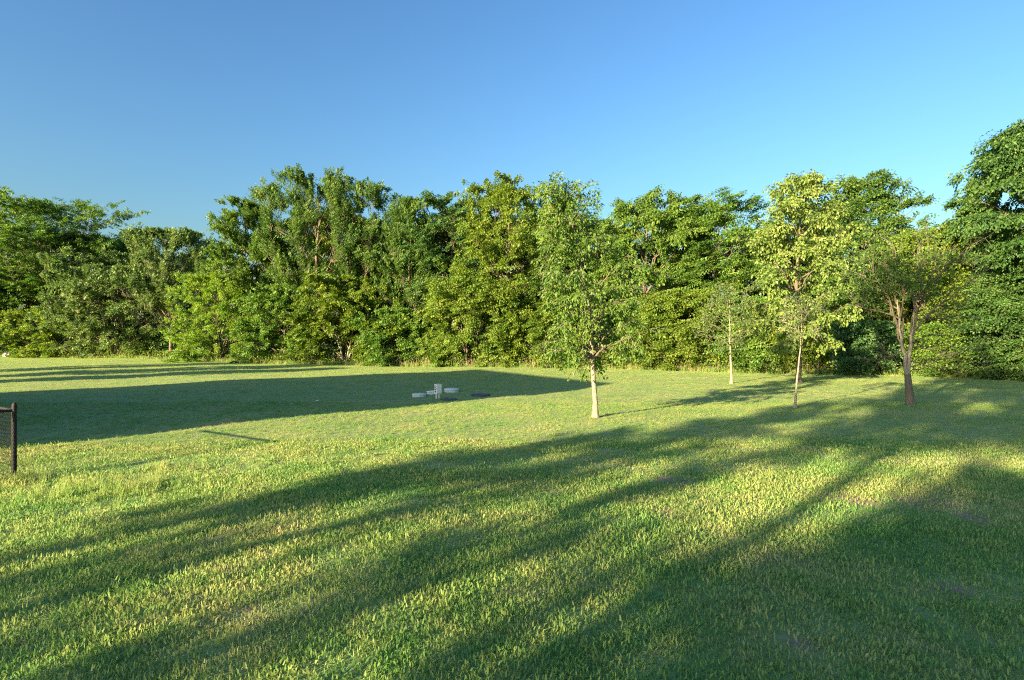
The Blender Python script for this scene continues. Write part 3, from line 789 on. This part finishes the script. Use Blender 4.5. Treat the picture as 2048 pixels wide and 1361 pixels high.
# ------------------------------------------------------------------ trees outside the frame that shade the lawn
def build_shade_trees():
    def S(u, v, H, cb, R, prof, seed, label, **k):
        x, y = uv(u, v)
        kw = dict(limbs=28, subs=7, twigs=5, per=9, L=.32, W=.18, trunk_r=.28, leaf='walnut', group='shade trees out of view', clump=.3)
        kw.update(k); leaf = kw.pop('leaf')
        tree('shade_tree', x, y, H, cb, R, prof, leaf, label, 'tree', seed=seed, **kw)
    S(-24, -6.2, 12.0, 7.4, .85, 'column', 301, 'narrow tree behind the photographer shading the foreground lawn', fill=.36, twig_len=.24, L=.2, W=.12)
    S(-22, -7.9, 8.8, 6.2, .45, 'column', 302, 'very thin tree behind the photographer casting the topmost shadow streak', limbs=14, fill=.6, twig_len=.2, L=.2, W=.12)
    S(-25, -4.55, 9.4, 5.0, .55, 'column', 303, 'thin tree behind the photographer casting the second shadow streak', limbs=14, fill=.32, twig_len=.2, L=.2, W=.12)
    S(-26, -2.6, 17.5, 10.2, 3.6, 'spread', 304, 'tall broad tree behind the photographer shading the right of the lawn', limbs=36, fill=.72)
    S(-22, .2, 8.6, 1.2, 2.8, 'round', 318, 'dense round tree behind the photographer shading the near right lawn', limbs=44, per=13, fill=.85)
    S(-20, 4.6, 9.0, 2.0, 3.0, 'round', 309, 'dense round tree far behind the photographer on the right', limbs=40, per=14)
    S(-25, -4.4, 10.2, 4.2, 2.7, 'round', 310, 'thinly leaved tree behind the photographer dappling the middle foreground', limbs=20, fill=.15, twig_len=.5, L=.26, W=.15)
    S(-23, -7.2, 9.0, 5.6, 1.3, 'round', 311, 'sparse small tree behind the photographer dappling the left foreground', limbs=12, fill=.12, twig_len=.4, L=.24, W=.14)
    S(-10, -48, 9.5, 3.5, 3.0, 'round', 305, 'round tree beyond the left edge shading the far lawn')
    S(-14, -57, 9.0, 3.5, 3.5, 'round', 306, 'second round tree beyond the left edge shading the far lawn')
    S(-6, -42, 7.0, 2.5, 2.0, 'round', 307, 'small tree beyond the left edge beside the neighbouring house')
build_shade_trees()

# ------------------------------------------------------------------ small things on the lawn
def bm_obj(name, bm, parent, mat, smooth=False):
    me = bpy.data.meshes.new(name); bm.to_mesh(me); bm.free()
    if smooth:
        for p in me.polygons: p.use_smooth = True
    return link(name, me, parent, mat)
def box_bm(sx, sy, sz, cx=0, cy_=0, cz=0, bev=0.0):
    bm = bmesh.new(); bmesh.ops.create_cube(bm, size=1)
    for v in bm.verts: v.co = Vector((v.co.x * sx + cx, v.co.y * sy + cy_, v.co.z * sz + cz))
    if bev: bmesh.ops.bevel(bm, geom=bm.edges[:], offset=bev, segments=2, affect='EDGES', profile=.5)
    return bm
def lathe_bm(prof, seg=28):
    bm = bmesh.new(); rings = []
    for (r, z) in prof:
        if r < 1e-5: rings.append([bm.verts.new((0, 0, z))])
        else: rings.append([bm.verts.new((r * math.cos(a * 2 * math.pi / seg), r * math.sin(a * 2 * math.pi / seg), z)) for a in range(seg)])
    for a, b in zip(rings, rings[1:]):
        for i in range(seg):
            j = (i + 1) % seg
            if len(a) == 1 and len(b) > 1: bm.faces.new((a[0], b[i], b[j]))
            elif len(b) == 1 and len(a) > 1: bm.faces.new((a[i], a[j], b[0]))
            elif len(a) > 1: bm.faces.new((a[i], a[j], b[j], b[i]))
    bmesh.ops.recalc_face_normals(bm, faces=bm.faces)
    return bm
def cyl_between(p0, p1, r, seg=10):
    V, Q = tubes(np.array([[p0, p1]], float), np.array([[r, r]]), seg)
    return V, Q

M_WHITE = plain_mat('white_plastic', (.78, .79, .76), .45, 0, .08, 6)
M_CONC = plain_mat('pale_concrete', (.68, .67, .63), .85, 0, .14, 14, .3)
M_LID = plain_mat('shade_toned_lid', (.060, .060, .085), .6, 0, .2, 18)  # green lids: the purplish cast of shade is put into this colour
M_BLACK = plain_mat('black_vinyl', (.004, .005, .008), .75, 0, .15, 20)
M_KNOB = plain_mat('dark_conduit', (.03, .03, .035), .5)
M_ORANGE = plain_mat('orange_lamp', (.75, .22, .04), .4)
M_GALV = plain_mat('weathered_sheet_metal', (.26, .28, .29), .6, .3, .2, 8)
M_PAPER = plain_mat('white_paper', (.75, .75, .72), .8)

def build_septic():
    x, y = px_ground(876, 797)
    root = empty('control_box', x, y, 'white pump control box on twin posts among the round lids', 'control box', rz=math.radians(38))
    bm_obj('cabinet', box_bm(.235, .17, .36, 0, 0, .365, .008), root, M_WHITE)
    bm_obj('door', box_bm(.205, .012, .325, .0, -.091, .365, .004), root, M_WHITE)
    bm_obj('hood', box_bm(.255, .195, .016, 0, -.005, .553, .004), root, M_WHITE)
    for k, zz in enumerate((.275, .365, .455)):
        bm = lathe_bm([(0, 0), (.026, 0), (.026, .018), (.018, .030), (0, .030)], 14)
        o = bm_obj('conduit_plug', bm, root, M_KNOB); o.rotation_euler = (0, math.radians(-90), 0); o.location = (-.1175, -.01, zz)
    for sx in (-.06, .055):
        bm_obj('post', box_bm(.045, .045, .36, sx, .02, .02, .004), root, M_WHITE)
    bm = lathe_bm([(.022, 0), (.022, .02), (.014, .034), (0, .038)], 12)
    o = bm_obj('alarm_lamp', bm, root, M_ORANGE); o.location = (.03, .02, .561)
    def lid(px, py, wpx, h, label, mat, name, cat, tilt=0.0, group=None):
        x, y = px_ground(px, py); r = wpx * .5 * y / F
        rt = empty(name, x, y, label, cat, group)
        rt.rotation_euler = (tilt, tilt * .5, 0)
        bm_obj('riser', lathe_bm([(0, -.08), (r * .965, -.08), (r * .965, h * .55)], 30), rt, mat, False)
        bm_obj('cover', lathe_bm([(r * .86, h * .50), (r * .98, h * .50), (r, h * .56), (r, h * .78), (r * .96, h * .86), (r * .5, h * .97), (0, h)], 30), rt, mat, True)
        for k in range(4):
            a = k * 1.5708 + .4
            b = bm_obj('bolt', lathe_bm([(.014, 0), (.014, .012), (0, .014)], 6), rt, M_KNOB)
            b.location = (r * .86 * math.cos(a), r * .86 * math.sin(a), h * .86)
    gp = 'septic tank lids'
    lid(838, 792.5, 28, .13, 'white domed septic lid left of the control box', M_CONC, 'septic_lid', 'lid', .03, gp)
    lid(866, 788, 26, .14, 'white domed septic lid half hidden behind the control box', M_CONC, 'septic_lid', 'lid', -.02, gp)
    lid(903, 784.5, 29, .17, 'white domed septic lid standing highest right of the control box', M_CONC, 'septic_lid', 'lid', .03, gp)
    lid(897, 799, 33, .045, 'dark flat lid nearest the camera right below the control box', M_LID, 'septic_lid', 'lid', 0, gp)
    lid(961, 792, 38, .055, 'dark flat lid farthest right at the edge of the shade', M_LID, 'septic_lid', 'lid', .02, gp)
    # litter
    x, y = px_ground(635, 806)
    bm = bmesh.new(); bmesh.ops.create_grid(bm, x_segments=5, y_segments=5, size=.05)
    rg = random.Random(4)
    for v in bm.verts: v.co.z += rg.uniform(-.012, .02); v.co.x += rg.uniform(-.01, .01)
    o = bm_obj('paper_scrap', bm, None, M_PAPER); o.location = (x, y, float(ground_z(x, y)) + .06)
    tag(o, 'tiny crumpled white paper scrap in the shaded grass', 'litter')
    x, y = at(13, front(13) + .1)
    rt = empty('metal_sheet', x, y, 'pale grey metal sheet leaning at the foot of the far left bushes', 'metal sheet', rz=.3)
    o = bm_obj('sheet', box_bm(.85, .05, .6, 0, 0, .30, .01), rt, M_GALV); o.rotation_euler = (math.radians(-28), math.radians(-35), 0)
    o.location = (0, 0, .12)
build_septic()

# ------------------------------------------------------------------ chain link fence
def build_fence():
    bx, by = px_ground(29, 955)
    dx, dy = -.85, .53; q = math.hypot(dx, dy); dx, dy = dx / q, dy / q
    rz = math.atan2(dy, dx)
    root = empty('chain_link_fence', bx, by, 'black chain link fence with a capped end post at the left edge', 'fence', rz=rz)
    Ln = 3.05; Hh = 1.08
    def part(name, segs, r, seg=12, mat=M_BLACK):
        gg = Geo()
        for a, b in segs: V, Q = cyl_between(a, b, r, seg); gg.add(V, Q)
        return link(name, gg.mesh(name), root, mat)
    p = part('post', [((0, 0, -.1), (0, 0, 1.14))], .031, 16)
    c = bm_obj('cap', lathe_bm([(.036, 1.10), (.038, 1.14), (.036, 1.165), (.026, 1.19), (.012, 1.20), (0, 1.203)], 16), p, M_BLACK, True)
    p2 = part('post', [((Ln, 0, -.1), (Ln, 0, 1.10))], .024, 14)
    bm_obj('cap', lathe_bm([(.029, 1.08), (.03, 1.12), (.02, 1.15), (0, 1.16)], 14), p2, M_BLACK, True).location = (Ln, 0, 0)
    part('rail', [((.03, 0, Hh), (Ln - .02, 0, Hh))], .021)
    part('rail_end', [((.028, 0, Hh), (.10, 0, Hh))], .025)
    part('tension_bar', [((.075, .012, .05), (.075, .012, Hh + .03))], .009, 6)
    for zz in (.12, .36, .64, .92, Hh):
        gg = Geo()
        V, Q = tubes(np.array([[(0, 0, zz - .012), (0, 0, zz + .012)]], float), np.array([[.035, .035]]), 16); gg.add(V, Q)
        V, Q = cyl_between((.03, .006, zz), (.095, .010, zz), .007, 6); gg.add(V, Q)
        link('tension_band', gg.mesh('tension_band'), root, M_BLACK)
    # woven wire: zigzag strands, each hooked into the next
    c = .060; nz = int(Hh / (c / 2))
    def weave(length):
        strands = []
        for i in range(int((length - .12) / c)):
            strands.append([(.078 + i * c + (c * 1.05 if j % 2 else -c * .05), .012 + (.004 if j % 2 else -.004), .03 + j * (Hh + .035 - .03) / nz)
                            for j in range(nz + 1)])
        V, Q = tubes(np.array(strands), np.full((len(strands), nz + 1), .0034), 4)
        gg = Geo(); gg.add(V, Q)
        return gg.mesh('chain_link_mesh', False)
    link('chain_link_mesh', weave(Ln), root, M_BLACK)
    # added unseen second run, laid nearly along the sunlight to darken the post's shadow
    a = math.atan2(-SHY, -SHX) + math.radians(3.6) - rz; L2 = 4.2
    run = part('rail', [((.03, 0, Hh), (L2, 0, Hh))], .021); run.rotation_euler = (0, 0, a)
    m2 = link('chain_link_mesh', weave(L2), root, M_BLACK); m2.rotation_euler = (0, 0, a)
    for k in (.5, 1.0):
        p3 = part('post', [((L2 * k, 0, -.1), (L2 * k, 0, 1.10))], .024, 14); p3.rotation_euler = (0, 0, a)
    root.scale = (1, 1, 1.07)
build_fence()

# ------------------------------------------------------------------ houses outside the frame whose shade falls on the lawn
M_SIDING = plain_mat('pale_siding', (.55, .52, .45), .8, 0, .05, 3)
M_ROOF = plain_mat('brown_shingle', (.10, .085, .075), .9, 0, .25, 20, .4)
M_GLASS = plain_mat('window_glass', (.04, .05, .06), .08)
M_TRIM = plain_mat('white_trim', (.75, .75, .73), .5)
def gable_house(name, label, cx, cyy, rz, length, depth, eave, ridge, over=.4):
    """ridge along local x; centre of the floor at (cx, cyy)"""
    root = empty(name, cx, cyy, label, 'house', rz=rz)
    hl, hd = length / 2, depth / 2
    bm = bmesh.new()
    a = [bm.verts.new(p) for p in ((-hl, -hd, -.2), (hl, -hd, -.2), (hl, hd, -.2), (-hl, hd, -.2), (-hl, -hd, eave), (hl, -hd, eave), (hl, hd, eave), (-hl, hd, eave), (-hl, 0, ridge - .05), (hl, 0, ridge - .05))]
    for f in ((0, 1, 5, 4), (1, 2, 6, 9, 5), (2, 3, 7, 6), (3, 0, 4, 8, 7), (0, 3, 2, 1)): bm.faces.new([a[i] for i in f])
    bmesh.ops.recalc_face_normals(bm, faces=bm.faces)
    bm_obj('wall', bm, root, M_SIDING)
    sl = (ridge - eave) / hd
    for s in (-1, 1):
        bm = bmesh.new(); e = hd + over; x0, x1 = -hl - over * .5, hl + over * .5
        lo = ridge - sl * e
        pts = [(x0, 0, ridge), (x1, 0, ridge), (x1, s * e, lo), (x0, s * e, lo)]
        v = [bm.verts.new(p) for p in pts] + [bm.verts.new((p[0], p[1], p[2] + .12)) for p in pts]
        for f in ((0, 1, 2, 3), (4, 5, 6, 7), (0, 1, 5, 4), (1, 2, 6, 5), (2, 3, 7, 6), (3, 0, 4, 7)): bm.faces.new([v[i] for i in f])
        bmesh.ops.recalc_face_normals(bm, faces=bm.faces)
        bm_obj('roof', bm, root, M_ROOF)
    for s in (-1, 1):
        for i in range(4):
            for st in range(2 if eave > 4.5 else 1):
                wx = -hl + length * (i + .5) / 4; wz = 1.5 + st * 2.8
                wn = bm_obj('window', box_bm(1.1, .08, 1.3, wx, s * (hd + .02), wz, .01), root, M_TRIM)
                bm_obj('pane', box_bm(.95, .05, 1.15, wx, s * (hd + .045), wz), wn, M_GLASS)
    return root
def build_houses():
    # neighbour on the left: ridge seen from the sun runs from A to B
    Au, Av, Bu, Bv = -11.9, -17.2, -8.0, -31.5
    ax, ay = uv(Au, Av); bx, by = uv(Bu, Bv)
    gable_house('neighbour_house', 'two storey neighbouring house beyond the left edge whose shade crosses the lawn', (ax + bx) / 2, (ay + by) / 2,
                math.atan2(by - ay, bx - ax), math.hypot(bx - ax, by - ay), 9.0, 6.2, 9.0)
build_houses()
